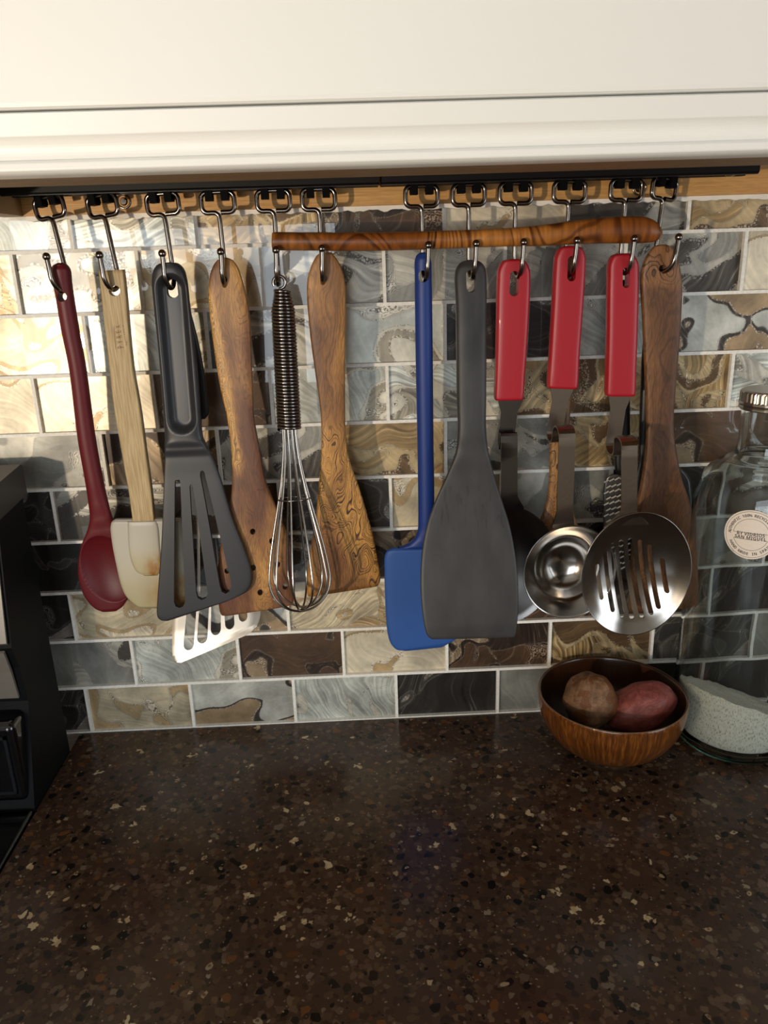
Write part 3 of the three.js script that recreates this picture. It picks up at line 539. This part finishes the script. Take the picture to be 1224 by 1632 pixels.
{ // wide grey turner
  const z = (y) => y < 690 ? mix(0.0465, 0.066, (y - 413) / 277) : mix(0.066, 0.1, sstep(0, 1.2, (y - 690) / 330)), t = thing('turner', 'wide plain dark grey turner with flared solid blade', 'turner', at(749, 445, 0.05));
  const st = [[745, 414.5, 755, 414, 0.006], [735, 418, 765, 417, 0.009], [727.5, 427, 772, 425], [724.5, 440, 774.5, 439], [726, 480, 775.5, 480], [727, 560, 775, 560], [728, 640, 774.5, 640], [729.5, 685, 774.5, 685, 0.01], [726, 720, 778.5, 720, 0.0075], [712, 757, 787.5, 757, 0.005], [694, 797, 800, 797], [681.5, 832, 811, 832], [674, 868, 819, 868], [670.5, 905, 824, 905], [670.5, 945, 826.2, 945], [673.3, 978, 825.5, 976], [677.5, 1003, 823.5, 1000], [681, 1013, 822.2, 1010], [687, 1017.8, 820, 1015, 0.003]];
  const sc = tex(256, 512, (u, v) => { const q = fbm(u * 3, v * 5, 4) * 0.07 + (Math.abs(v - 0.36) < 0.06 ? Math.max(0, fbm(u * 14, v * 9 + 4, 3) - 0.2) * -0.25 : 0) - 0.05 * sstep(0.05, 0.03, v); const c = [0.205 + q, 0.202 + q, 0.202 + q]; return v > 0.52 ? c : mix3(c, [0.215, 0.205, 0.195], 0.4); });
  const g = loft(st.map((s, i) => [s[0], s[1], s[2], s[3], s[4] ?? (i < 8 ? 0.0118 : 0.0034), i < 9 ? 3.4 : 9]), { z, nu: 16, sub: 6 });
  part(t, 'body', cut(g, [capsule(749.5, 438, 750, 458, 7.6)], 0.051), mat({ map: sc, roughness: 0.5 }));
}

// red-handled steel utensils: the shank makes an S so that the lower strap hangs further out
function redHandle(t, st, hole, z) {
  part(t, 'handle', cut(loft(st.map((s) => [s[0], s[1], s[2], s[3], s[4] ?? 0.0125, s[5] ?? 5]), { z, nu: 16, sub: 5 }), [hole], z), redPlastic);
}
function shank(t, x0, yTop0, x1, yU, x2, yH, x3, yE, w, wTop, flare, m, zc) {  // picture points: top, U bottom, hump top, end
  const za = 0.0455, zb = mix(za, zc, 0.47), T = at(x0, yTop0, za), U = at(x1, yU, za + 0.006), H = at(x2, yH, zc), E = at(x3, yE, zc - 0.001);
  const P = [], add = (x, y, z, ww) => P.push([x, y, z, ww]);
  for (let i = 0; i <= 6; i++) { const q = i / 6; add(mix(T.x, U.x, q), mix(T.y, U.y + 0.0068, q), za, mix(wTop, w, sstep(0, 0.35, q))); }
  for (let i = 1; i <= 8; i++) { const a = Math.PI * i / 8; add(mix(U.x, H.x, 0.35 * i / 8), U.y + 0.0068 - 0.0068 * Math.sin(a), mix(za, zb, (1 - Math.cos(a)) / 2), w); }
  const hy = Math.max(H.y - 0.0072, U.y + 0.0075);
  for (let i = 0; i <= 8; i++) { const a = Math.PI * i / 8; add(mix(U.x, H.x, 0.35 + 0.65 * i / 8), hy + 0.0072 * Math.sin(a), mix(zb, zc, (1 - Math.cos(a)) / 2), w); }
  for (let i = 1; i <= 10; i++) { const q = i / 10; add(mix(H.x, E.x, q), mix(hy, E.y, q), mix(zc, zc - 0.0035 * sstep(0.8, 1, q), q), w + flare * Math.pow(sstep(0.72, 1, q), 2)); }
  part(t, 'shank', ribbon(P, 0.0017), m);
  return E;
}
{ // large dark ladle
  const t = thing('ladle', 'large dark steel ladle with red handle, mostly behind the grey turner', 'ladle', at(818, 455, 0.0455));
  redHandle(t, [[810, 413, 826, 412.5, 0.008], [800, 417, 836, 416], [793.5, 430, 843, 429], [792, 445, 844.2, 444], [790.5, 520, 841, 520], [788.5, 600, 835.5, 600], [787.6, 633, 833.2, 632], [788.5, 637, 832, 636, 0.011]], capsule(818.2, 439, 817, 464, 7.6), 0.0455);
  const dk = mat({ color: 0x6d6a68, metalness: 1, roughness: 0.26 });
  const E = shank(t, 814, 634, 808, 716, 811.5, 700, 811, 812, 0.0142, 0.0225, 0.014, dk, 0.058);
  const c = at(797, 903, 0.052), e = at(797, 996, 0.052), s = (c.y - e.y);
  part(t, 'bowl', disc([[0, -0.017], [0.4, -0.0155], [0.7, -0.0095], [0.9, -0.003], [1, 0], [1, -0.0012], [0.9, -0.0042], [0.7, -0.0107], [0.4, -0.0167], [0, -0.0182]].map(([r, q]) => [r * s * 0.9, q]), c.x, c.y, 0.052, 1, 1.11), dk);
}
{ // small steel ladle
  const t = thing('ladle', 'small polished steel ladle with red handle beside the skimmer', 'ladle', at(907, 440, 0.0455));
  redHandle(t, [[901, 392, 918, 391.5, 0.008], [891, 396, 926, 395.5], [884.5, 408, 931.5, 408], [882.5, 425, 931.8, 425], [880, 480, 928.5, 480], [875.5, 560, 922.5, 560], [872.2, 613, 919.6, 615], [873, 617.5, 918, 619, 0.011]], capsule(908.6, 414.5, 907.5, 441.5, 6.6), 0.0455);
  shank(t, 897, 614, 886, 702, 904.5, 683.5, 898.5, 842, 0.0136, 0.0215, 0.006, brushed, 0.084);
  const c = at(908, 913, 0.0845), e = at(908, 987, 0.0845), s = c.y - e.y;
  const pr = [[0, -0.03], [0.25, -0.0292], [0.45, -0.0255], [0.58, -0.019], [0.66, -0.0125], [0.74, -0.0085], [0.88, -0.004], [0.965, -0.001], [1, 0.0004]];
  const back2 = pr.slice().reverse().map(([r, q]) => [Math.max(0, r - (r > 0.9 ? 0 : 0.01)), q - 0.0012]);
  part(t, 'bowl', disc(pr.concat(back2).map(([r, q]) => [r * s * 0.905, q]), c.x, c.y, 0.0845, 1, 1.08), steel);
}
{ // slotted skimmer
  const t = thing('skimmer', 'polished steel slotted skimmer with red handle over the bowl', 'skimmer', at(994, 455, 0.0455));
  redHandle(t, [[984, 404, 1001, 403.5, 0.008], [975, 408, 1009, 407.5], [969.5, 419, 1015, 419], [968, 440, 1016, 440], [967, 520, 1014.5, 520], [965.5, 590, 1012, 590], [964.6, 626, 1010.8, 626], [965.5, 630, 1009.5, 630.5, 0.011]], capsule(994.2, 432, 994, 453, 5.6), 0.0455);
  shank(t, 988.5, 626, 980, 720.5, 1004, 703, 1001.5, 838, 0.0128, 0.0205, 0.022, brushed, 0.1005);
  const c = at(1014.5, 917, 0.1025), e = at(1014.5, 1012, 0.1025), r = at(1101.5, 917, 0.1025).x - c.x, sy = (c.y - e.y) / r;
  const pr = [[0, -0.0155], [0.2, -0.015], [0.4, -0.0134], [0.6, -0.0103], [0.78, -0.0062], [0.92, -0.0022], [1, 0.0002]];
  const sm = new THREE.SplineCurve(pr.map(([q, d]) => new THREE.Vector2(q, d))).getPoints(26).map((q) => [Math.max(0, q.x), q.y]); const pr2 = sm;
  const g = solid(disc(pr2.concat(pr2.slice().reverse().map(([q, d]) => [q, d - 0.0013])).map(([q, d]) => [q * r, d]), c.x, c.y, 0.1025, 1, sy, 120));
  const P = (x, y) => [760 + x / 3.4, 660 + y / 3.4];
  const slots = [[645, 815, 668, 982, 3.6], [692, 748, 727, 1046, 3.8], [733, 706, 777, 1076, 3.8], [780, 690, 828, 1082, 3.9], [830, 683, 881, 1074, 3.9], [884, 692, 929, 1056, 3.8], [937, 718, 969, 1025, 3.7], [1001, 788, 1017, 944, 3.6]]
    .map(([x1, y1, x2, y2, w]) => capsule(...P(x1, y1), ...P(x2, y2), w));
  part(t, 'bowl', cut(g, slots, 0.09, 0.05), steel);
}
{ // olive wood spoon behind the small ladle
  const z = 0.0305, t = thing('wooden_spoon', 'olive wood spoon showing between the two ladles, hung behind', 'spoon', at(905, 440, z));
  const st = [[897, 404, 911, 404, 0.005], [892, 412, 916, 412], [890, 450, 914, 450], [886, 550, 911, 550], [881, 640, 909, 640], [877, 700, 907, 700], [873.5, 783, 908, 782], [867, 813, 912, 810], [856, 838, 920, 835], [849, 865, 929, 862], [848, 900, 931, 898], [855, 930, 925, 929], [868, 948, 912, 948], [880, 954, 900, 954, 0.004]];
  part(t, 'body', loft(st.map((s) => [...s.slice(0, 4), s[4] ?? 0.008, 3]), { z, nu: 12, dz: (x, y, s, q, f) => 0 }), woodMat(olive(128, 1024, 6, 140, [0x2a1508, 0x8f5f30, 0xc8944c], (u, v) => 0.85)));
}
{ // grater behind the skimmer
  const z = 0.0225, t = thing('grater', 'metal rasp grater partly hidden behind the skimmer strap', 'grater', at(990, 440, z));
  part(t, 'handle', loft([[984, 446, 998, 446, 0.005], [979, 454, 1003, 454], [979, 560, 1003, 560], [980, 700, 1004, 700], [980, 746, 1006, 746], [984, 757, 1003, 757, 0.005]].map((s) => [...s.slice(0, 4), s[4] ?? 0.008, 3]), { z, nu: 10 }), blackNylon);
  const st = [[976, 756, 1006, 755, 0.002], [967, 761, 1013, 760], [963, 772, 1015, 770], [961.5, 830, 1016, 830], [962, 900, 1016, 900], [964, 925, 1014, 925]].map((s) => [...s.slice(0, 4), 0.0022, 8]);
  const pl = part(t, 'plate', loft(st, { z, nu: 10 }), mat({ color: 0x77726c, metalness: 1, roughness: 0.38 }));
  const teeth = [];
  for (let j = 0; j < 17; j++) for (let i = 0; i < 6; i++) {
    const px = 966.5 + i * 8.6 + (j % 2) * 3.4, py = 768 + j * 9 - i * 2; if (px > 1012) continue;
    const p = at(px, py, z + 0.0014); teeth.push(box(-0.0024, 0.0024, -0.0006, 0.0006, 0, 0.0024).rotateX(-0.5).rotateZ(0.5).translate(p.x, p.y, z + 0.0006));
  }
  const o = part(pl, 'teeth', mergeGeometries(teeth), mat({ color: 0xc8c0b4, metalness: 1, roughness: 0.4 })); o.userData.kind = 'stuff';
}
{ // black nylon turner behind the brown spatula
  const z = 0.0225, t = thing('turner', 'black nylon turner almost wholly behind the brown wooden spatula', 'turner', at(1050, 450, z));
  const st = [[1042, 424, 1062, 424, 0.005], [1035, 432, 1069, 432], [1029, 500, 1064, 500], [1023.5, 560, 1060, 560], [1020, 640, 1058, 640], [1018, 715, 1060, 715, 0.008], [1017, 738, 1074, 737, 0.005], [1014.5, 752, 1090, 751], [1013, 764, 1099, 763], [1012, 785, 1103, 783], [1012, 830, 1104, 830], [1014, 868, 1103, 868], [1020, 884, 1096, 884], [1030, 890, 1085, 890, 0.003]];
  part(t, 'body', loft(st.map((s, i) => [...s.slice(0, 4), s[4] ?? (i < 6 ? 0.009 : 0.004), i < 6 ? 2.6 : 6]), { z, nu: 12 }), mat({ color: 0x1b1b1d, roughness: 0.3 }));
}

// ---------------------------------------------------------------- bowl with potatoes
const BX = 0.5115, BZ = 0.0705;
{
  const t = thing('bowl', 'brown glazed ceramic bowl holding two potatoes', 'bowl', V3(BX, 0, BZ));
  const outer = [[0, 0.003], [0.0215, 0.003], [0.0225, 0], [0.0245, 0], [0.0252, 0.0035], [0.029, 0.0052], [0.041, 0.0115], [0.053, 0.0215], [0.0615, 0.0345], [0.0662, 0.048], [0.0676, 0.06], [0.0677, 0.0635], [0.067, 0.0648], [0.0658, 0.0644], [0.0645, 0.062]], inner = [[0.0622, 0.049], [0.0583, 0.036], [0.050, 0.0242], [0.038, 0.0142], [0.024, 0.0092], [0, 0.0075]];
  const pts = new THREE.SplineCurve(outer.slice(4).concat(inner).map(([a, b]) => new THREE.Vector2(a, b))).getPoints(90);
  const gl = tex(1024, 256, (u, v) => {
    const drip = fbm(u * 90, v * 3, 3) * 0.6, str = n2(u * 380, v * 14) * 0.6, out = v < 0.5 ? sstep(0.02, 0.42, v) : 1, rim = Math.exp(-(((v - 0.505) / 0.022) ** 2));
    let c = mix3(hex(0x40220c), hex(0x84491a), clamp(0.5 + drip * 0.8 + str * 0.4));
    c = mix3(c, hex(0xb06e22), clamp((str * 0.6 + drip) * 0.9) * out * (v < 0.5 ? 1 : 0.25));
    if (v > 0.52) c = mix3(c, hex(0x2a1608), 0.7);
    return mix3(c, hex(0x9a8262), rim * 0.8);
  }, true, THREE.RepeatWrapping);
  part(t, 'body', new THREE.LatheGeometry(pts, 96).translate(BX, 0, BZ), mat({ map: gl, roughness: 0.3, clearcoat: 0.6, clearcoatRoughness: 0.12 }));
  part(t, 'foot_ring', new THREE.LatheGeometry(outer.slice(0, 6).map(([a, b]) => new THREE.Vector2(a, b)), 64).translate(BX, 0, BZ), mat({ color: 0xa8957c, roughness: 0.7 }), 'unglazed pale foot');
}
function potato(name, label, cat, px, py, z, sx, sy, sz, rotZ, rotY, seed, m) {
  const g = new THREE.SphereGeometry(1, 96, 72), p = g.attributes.position;
  for (let i = 0; i < p.count; i++) {
    const v = V3().fromBufferAttribute(p, i), k = 1 + 0.075 * n3(v.x * 0.9 + seed, v.y * 0.9, v.z * 0.9) + 0.014 * n3(v.x * 2 + seed, v.y * 2, v.z * 2);
    p.setXYZ(i, v.x * sx * k, v.y * sy * k, v.z * sz * k);
  }
  g.rotateZ(rotZ); g.rotateY(rotY); g.computeVertexNormals();
  const c = at(px, py, z), t = thing(name, label, cat, c);
  g.translate(c.x, c.y, c.z); part(t, 'skin', g, m);
}
const skin = (seed, a, b, d, patch) => tex(512, 256, (u, v) => {
  const q = fbm(u * 9 + seed, v * 6, 4); let c = mix3(a, b, clamp(0.5 + q));
  if (patch) c = mix3(c, patch, sstep(-0.02, 0.05, fbm(u * 3.5 + seed, v * 2.6, 3) - 0.12) * 0.9);
  const w = fbm(u * 5 + seed, v * 34 + fbm(u * 8, v * 8, 2) * 3, 3); c = c.map((x) => x * (1 + w * 0.22));
  const s = fbm(u * 46 + seed, v * 26, 2); return mix3(c, d, sstep(0.42, 0.55, s) * 0.7);
});
potato('potato', 'brown russet potato with a dark peeled patch, left in the bowl', 'potato', 941, 1115, 0.0705, 0.0245, 0.0262, 0.0245, 0.2, 0.7, 3, mat({ map: skin(3, hex(0x6a4a30), hex(0x8a6648), hex(0x3a2414), hex(0x6a3c16)), roughness: 0.655 }));
potato('sweet_potato', 'reddish sweet potato on the right in the bowl', 'sweet potato', 1022, 1128, 0.0765, 0.034, 0.0225, 0.0225, 0.3, 0.15, 9, mat({ map: skin(9, hex(0x7c3a34), hex(0x9c564c), hex(0x4a201c)), roughness: 0.5 }));

// ---------------------------------------------------------------- glass bottle of flour
{
  const X = 0.6362, Z = 0.0575, t = thing('glass_bottle', 'large clear green-tinted glass bottle with metal lid and round paper label', 'bottle', V3(X, 0, Z));
  const out = [[0, 0.002], [0.03, 0.0015], [0.044, 0.001], [0.0505, 0.0045], [0.0545, 0.012], [0.0555, 0.03], [0.0555, 0.1], [0.0552, 0.18], [0.0552, 0.235], [0.054, 0.255], [0.05, 0.272], [0.042, 0.284], [0.032, 0.2905], [0.0265, 0.2945], [0.0238, 0.301], [0.0233, 0.32], [0.0236, 0.334], [0.0236, 0.342]];
  const inn = [[0.0205, 0.342], [0.0203, 0.32], [0.0208, 0.3], [0.024, 0.291], [0.032, 0.2862], [0.041, 0.279], [0.047, 0.2685], [0.0508, 0.254], [0.052, 0.235], [0.052, 0.18], [0.0523, 0.1], [0.0522, 0.03], [0.051, 0.016], [0.047, 0.0095], [0.04, 0.0075], [0, 0.009]];
  const low = (a) => a.map(([r, y]) => [r, y > 0.2 ? y - 0.011 : y > 0.12 ? y - 0.011 * (y - 0.12) / 0.08 : y]);
  const sp = (a, n) => new THREE.SplineCurve(a.map(([r, y]) => new THREE.Vector2(r, y))).getPoints(n);
  const prof = sp(low(out), 80).concat(sp(low(inn), 80)); prof[0].x = 0; prof[prof.length - 1].x = 0;
  const g = new THREE.LatheGeometry(prof.map((p) => new THREE.Vector2(Math.max(0, p.x), p.y)), 96), p = g.attributes.position;
  for (let i = 0; i < p.count; i++) { const x = p.getX(i), y = p.getY(i), z = p.getZ(i), k = 1 + 0.006 * n3(x * 30, y * 18, z * 30); p.setXYZ(i, x * k, y, z * k); }
  g.computeVertexNormals(); g.translate(X, 0, Z);
  part(t, 'glass', g, mat({ color: 0xffffff, transmission: 1, thickness: 0.004, ior: 1.48, roughness: 0.0, attenuationColor: new THREE.Color(0.55, 0.78, 0.66), attenuationDistance: 0.05 }));
  // lid: rolled edge, knurled band
  const lp = [[0.0001, 0.3505], [0.0235, 0.3505], [0.0252, 0.3495], [0.0256, 0.348], [0.0256, 0.3415], [0.0262, 0.3408], [0.0264, 0.339], [0.0256, 0.3375], [0.0262, 0.3365], [0.0262, 0.335], [0.025, 0.334], [0.0245, 0.334], [0.0245, 0.349], [0.0001, 0.349]];
  const lid = new THREE.LatheGeometry(lp.map(([r, y]) => new THREE.Vector2(r, y)), 144), q = lid.attributes.position;
  for (let i = 0; i < q.count; i++) { const y = q.getY(i), r = Math.hypot(q.getX(i), q.getZ(i)); if (y > 0.341 && y < 0.3486 && r > 0.0254) { const a = Math.atan2(q.getZ(i), q.getX(i)), k = 1 + 0.014 * Math.sign(Math.sin(a * 48)); q.setX(i, q.getX(i) * k); q.setZ(i, q.getZ(i) * k); } }
  part(t, 'lid', toCreasedNormals(lid.translate(X, -0.011, Z), 0.5), mat({ color: 0xb5b1aa, metalness: 1, roughness: 0.33 }));
  // round paper label wrapped on the glass
  const lt = canvasTex(768, 768, (c, W) => {
    const m = W / 2; c.fillStyle = '#efe3d6'; c.fillRect(0, 0, W, W);
    for (let i = 0; i < 900; i++) { const r = rng(i)(); c.fillStyle = 'rgba(190,150,125,0.05)'; c.fillRect(r * W, rng(i + 5000)() * W, 26, 9); }
    c.strokeStyle = c.fillStyle = '#33302c'; c.lineWidth = 5; c.beginPath(); c.arc(m, m, 358, 0, 7); c.stroke();
    c.lineWidth = 5; c.beginPath(); c.arc(m, m, 246, Math.PI * 1.02, Math.PI * 1.98); c.stroke(); c.beginPath(); c.arc(m, m, 246, Math.PI * 0.1, Math.PI * 0.9); c.stroke();
    c.beginPath(); c.moveTo(m - 246, m - 16); c.lineTo(m - 185, m - 16); c.moveTo(m - 130, m - 24); c.lineTo(m + 246, m - 24); c.moveTo(m - 234, m + 80); c.lineTo(m + 110, m + 80); c.moveTo(m + 180, m + 78); c.lineTo(m + 236, m + 78); c.stroke();
    c.font = 'bold 72px sans-serif'; c.textAlign = 'center'; c.fillText('BY VIDRIOS', m - 4, m + 18, 390); c.fillText('SAN MIGUEL', m - 4, m + 76, 440);
    const ringText = (s, a0, a1, r, down) => { const n = s.length; for (let i = 0; i < n; i++) { const a = a0 + (a1 - a0) * i / (n - 1); c.save(); c.translate(m + r * Math.cos(a), m + r * Math.sin(a)); c.rotate(a + (down ? -Math.PI / 2 : Math.PI / 2)); c.fillText(s[i], 0, down ? 22 : 22); c.restore(); } };
    c.font = 'bold 60px sans-serif';
    ringText('AUTHENTIC 100% RECYCLED GLASS', Math.PI * 1.0, Math.PI * 2.0, 302, false);
    ringText('HAND MADE IN SPAIN', Math.PI * 0.84, Math.PI * 0.16, 302, true);
  });
  const A = -0.56, r0 = 0.0214, cy = 0.2275, RR = 0.05545, P = [], U = [], I = [], nr = 8, na = 48;
  for (let i = 0; i <= nr; i++) for (let j = 0; j <= na; j++) { const rr = r0 * i / nr, a = j / na * 2 * Math.PI, sx = rr * Math.cos(a), sy = rr * Math.sin(a), th = A + sx / RR; P.push(X + RR * Math.sin(th), cy + sy, Z + RR * Math.cos(th)); U.push(0.5 + 0.5 * sx / r0, 0.5 + 0.5 * sy / r0); }
  for (let i = 0; i < nr; i++) for (let j = 0; j < na; j++) { const a = i * (na + 1) + j, b = a + na + 1; I.push(a, b, a + 1, a + 1, b, b + 1); }
  const lg = new THREE.BufferGeometry(); lg.setAttribute('position', new THREE.Float32BufferAttribute(P, 3)); lg.setAttribute('uv', new THREE.Float32BufferAttribute(U, 2)); lg.setIndex(I); lg.computeVertexNormals();
  part(t, 'paper_label', lg, mat({ map: lt, roughness: 0.75 }), 'round cream paper label with printed lettering');
  // the flour inside is a thing of its own
  const f = thing('flour', 'pale speckled flour filling the bottom of the glass bottle', 'flour', V3(X, 0.01, Z)); f.userData.kind = 'stuff';
  const fp = [[0, 0.0102], [0.038, 0.009], [0.0455, 0.0112], [0.0495, 0.0175], [0.0506, 0.03], [0.0506, 0.04], [0.0506, 0.05], [0.0506, 0.06], [0.0506, 0.07], [0.0505, 0.08], [0.048, 0.0655], ...Array.from({ length: 14 }, (_, i) => [0.045 - 0.045 * i / 13, 0.066])];
  const fl = new THREE.LatheGeometry(fp.map(([r, y]) => new THREE.Vector2(r, y)), 80), w = fl.attributes.position;
  for (let i = 0; i < w.count; i++) {
    const x = w.getX(i), y = w.getY(i), z = w.getZ(i); if (y < 0.012) continue;
    const top = Math.max(0.012, 0.0455 - 0.38 * x + 0.28 * z + 0.0016 * n2(x * 70, z * 70));
    w.setY(i, Math.hypot(x, z) > 0.0495 ? Math.min(y, top) : y < 0.05 ? y : top);
  }
  fl.computeVertexNormals();
  const ft = tex(512, 256, (u, v) => { const s = fbm(u * 90, v * 40, 3), k = n2(u * 210, v * 60 + 7); let c = mix3(hex(0xe6e3d2), hex(0xf6f3e6), 0.5 + s); return mix3(c, hex(0x8a7e62), sstep(0.4, 0.8, k) * 0.7); }, true, THREE.RepeatWrapping);
  part(f, 'grains', fl.translate(X, 0, Z), mat({ map: ft, roughness: 0.95 }));
}

// ---------------------------------------------------------------- stove backguard at the left
{
  const X1 = -0.0128, X0 = -0.55, t = thing('stove', 'black stove with steel control panel at the left of the worktop', 'stove', V3(-0.3, 0, 0.06));
  part(t, 'backguard', extrudeX([[0.0275, -0.05], [0.12, -0.05], [0.118, 0.0], [0.1, 0.06], [0.0905, 0.095], [0.0945, 0.13], [0.101, 0.152], [0.0935, 0.2], [0.083, 0.258], [0.03, 0.262]], X0, X1), mat({ color: 0x08090b, roughness: 0.6, specularIntensity: 0.4 }), 'black side and body');
  part(t, 'top_cap', toCreasedNormals(extrudeX([[0.019, 0.262], [0.082, 0.258], [0.0815, 0.283], [0.079, 0.2865], [0.022, 0.291], [0.019, 0.289]], X0, X1), 0.5), mat({ color: 0x4a4643, roughness: 0.4, metalness: 0.5 }), 'brown-grey metal cap');
  part(t, 'control_panel', extrudeX([[0.1025, 0.156], [0.0945, 0.202], [0.0845, 0.256], [0.0865, 0.256], [0.1045, 0.158]], X0, X1 - 0.002), mat({ color: 0x7d7872, metalness: 0.4, roughness: 0.42 }), 'steel control panel');
  part(t, 'lower_panel', extrudeX([[0.0915, 0.1], [0.0958, 0.129], [0.1015, 0.15], [0.104, 0.149], [0.0985, 0.128], [0.094, 0.1]], X0, X1 - 0.006), mat({ color: 0x8d857b, metalness: 0.4, roughness: 0.45 }), 'steel strip below the control panel');
  part(t, 'vent_housing', box(X0, X1 - 0.004, 0.01, 0.088, 0.085, 0.118, 0.006), mat({ color: 0x06070a, roughness: 0.12, clearcoat: 1 }), 'glossy black vent housing');
  part(t, 'vent_trim', mergeGeometries([box(X0, X1 - 0.011, 0.075, 0.0775, 0.1175, 0.1195), box(X0, X1 - 0.011, 0.02, 0.0225, 0.1175, 0.1195), box(X1 - 0.0135, X1 - 0.011, 0.02, 0.0775, 0.1175, 0.1195)]), mat({ color: 0x3a3c40, metalness: 0.7, roughness: 0.3 }), 'thin trim round the vent');
  part(t, 'cooktop', box(X0, X1, -0.03, 0.004, 0.119, 0.64, 0.003), mat({ color: 0x050506, roughness: 0.14 }), 'black glass cooktop');
}

// ---------------------------------------------------------------- unseen lamp behind the camera, placed to throw the warm light
{
  const t = thing('unseen_lamp', 'unseen black lamp behind the camera, placed to throw warm light on the tiled wall', 'lamp', V3(UNSEEN_LAMP.x - 0.05, -0.9, UNSEEN_LAMP.z + 0.09));
  const dir = spot.target.position.clone().sub(UNSEEN_LAMP).normalize(), q = new THREE.Quaternion().setFromUnitVectors(V3(0, -1, 0), dir);
  part(t, 'base', new THREE.CylinderGeometry(0.13, 0.14, 0.02, 40).translate(UNSEEN_LAMP.x - 0.05, -0.89, UNSEEN_LAMP.z + 0.09), blackMetal);
  part(t, 'pole', new THREE.CylinderGeometry(0.008, 0.008, 1.16, 16).translate(UNSEEN_LAMP.x - 0.05, -0.3, UNSEEN_LAMP.z + 0.09), blackMetal);
  const sh = new THREE.LatheGeometry([[0.012, 0.07], [0.03, 0.06], [0.036, 0.02], [0.04, 0.0], [0.038, 0.0], [0.034, 0.02], [0.028, 0.056], [0.01, 0.066]].map(([r, y]) => new THREE.Vector2(r, y)), 40).applyQuaternion(q).translate(UNSEEN_LAMP.x, UNSEEN_LAMP.y, UNSEEN_LAMP.z);
  part(t, 'lamp_shade', sh, blackMetal);
  part(t, 'bulb', new THREE.SphereGeometry(0.016, 24, 16).translate(...UNSEEN_LAMP.clone().addScaledVector(dir, -0.02).toArray()), new THREE.MeshStandardMaterial({ color: 0x111111, emissive: new THREE.Color(1, 0.82, 0.6), emissiveIntensity: 12 }));
}

renderer.render(scene, camera);
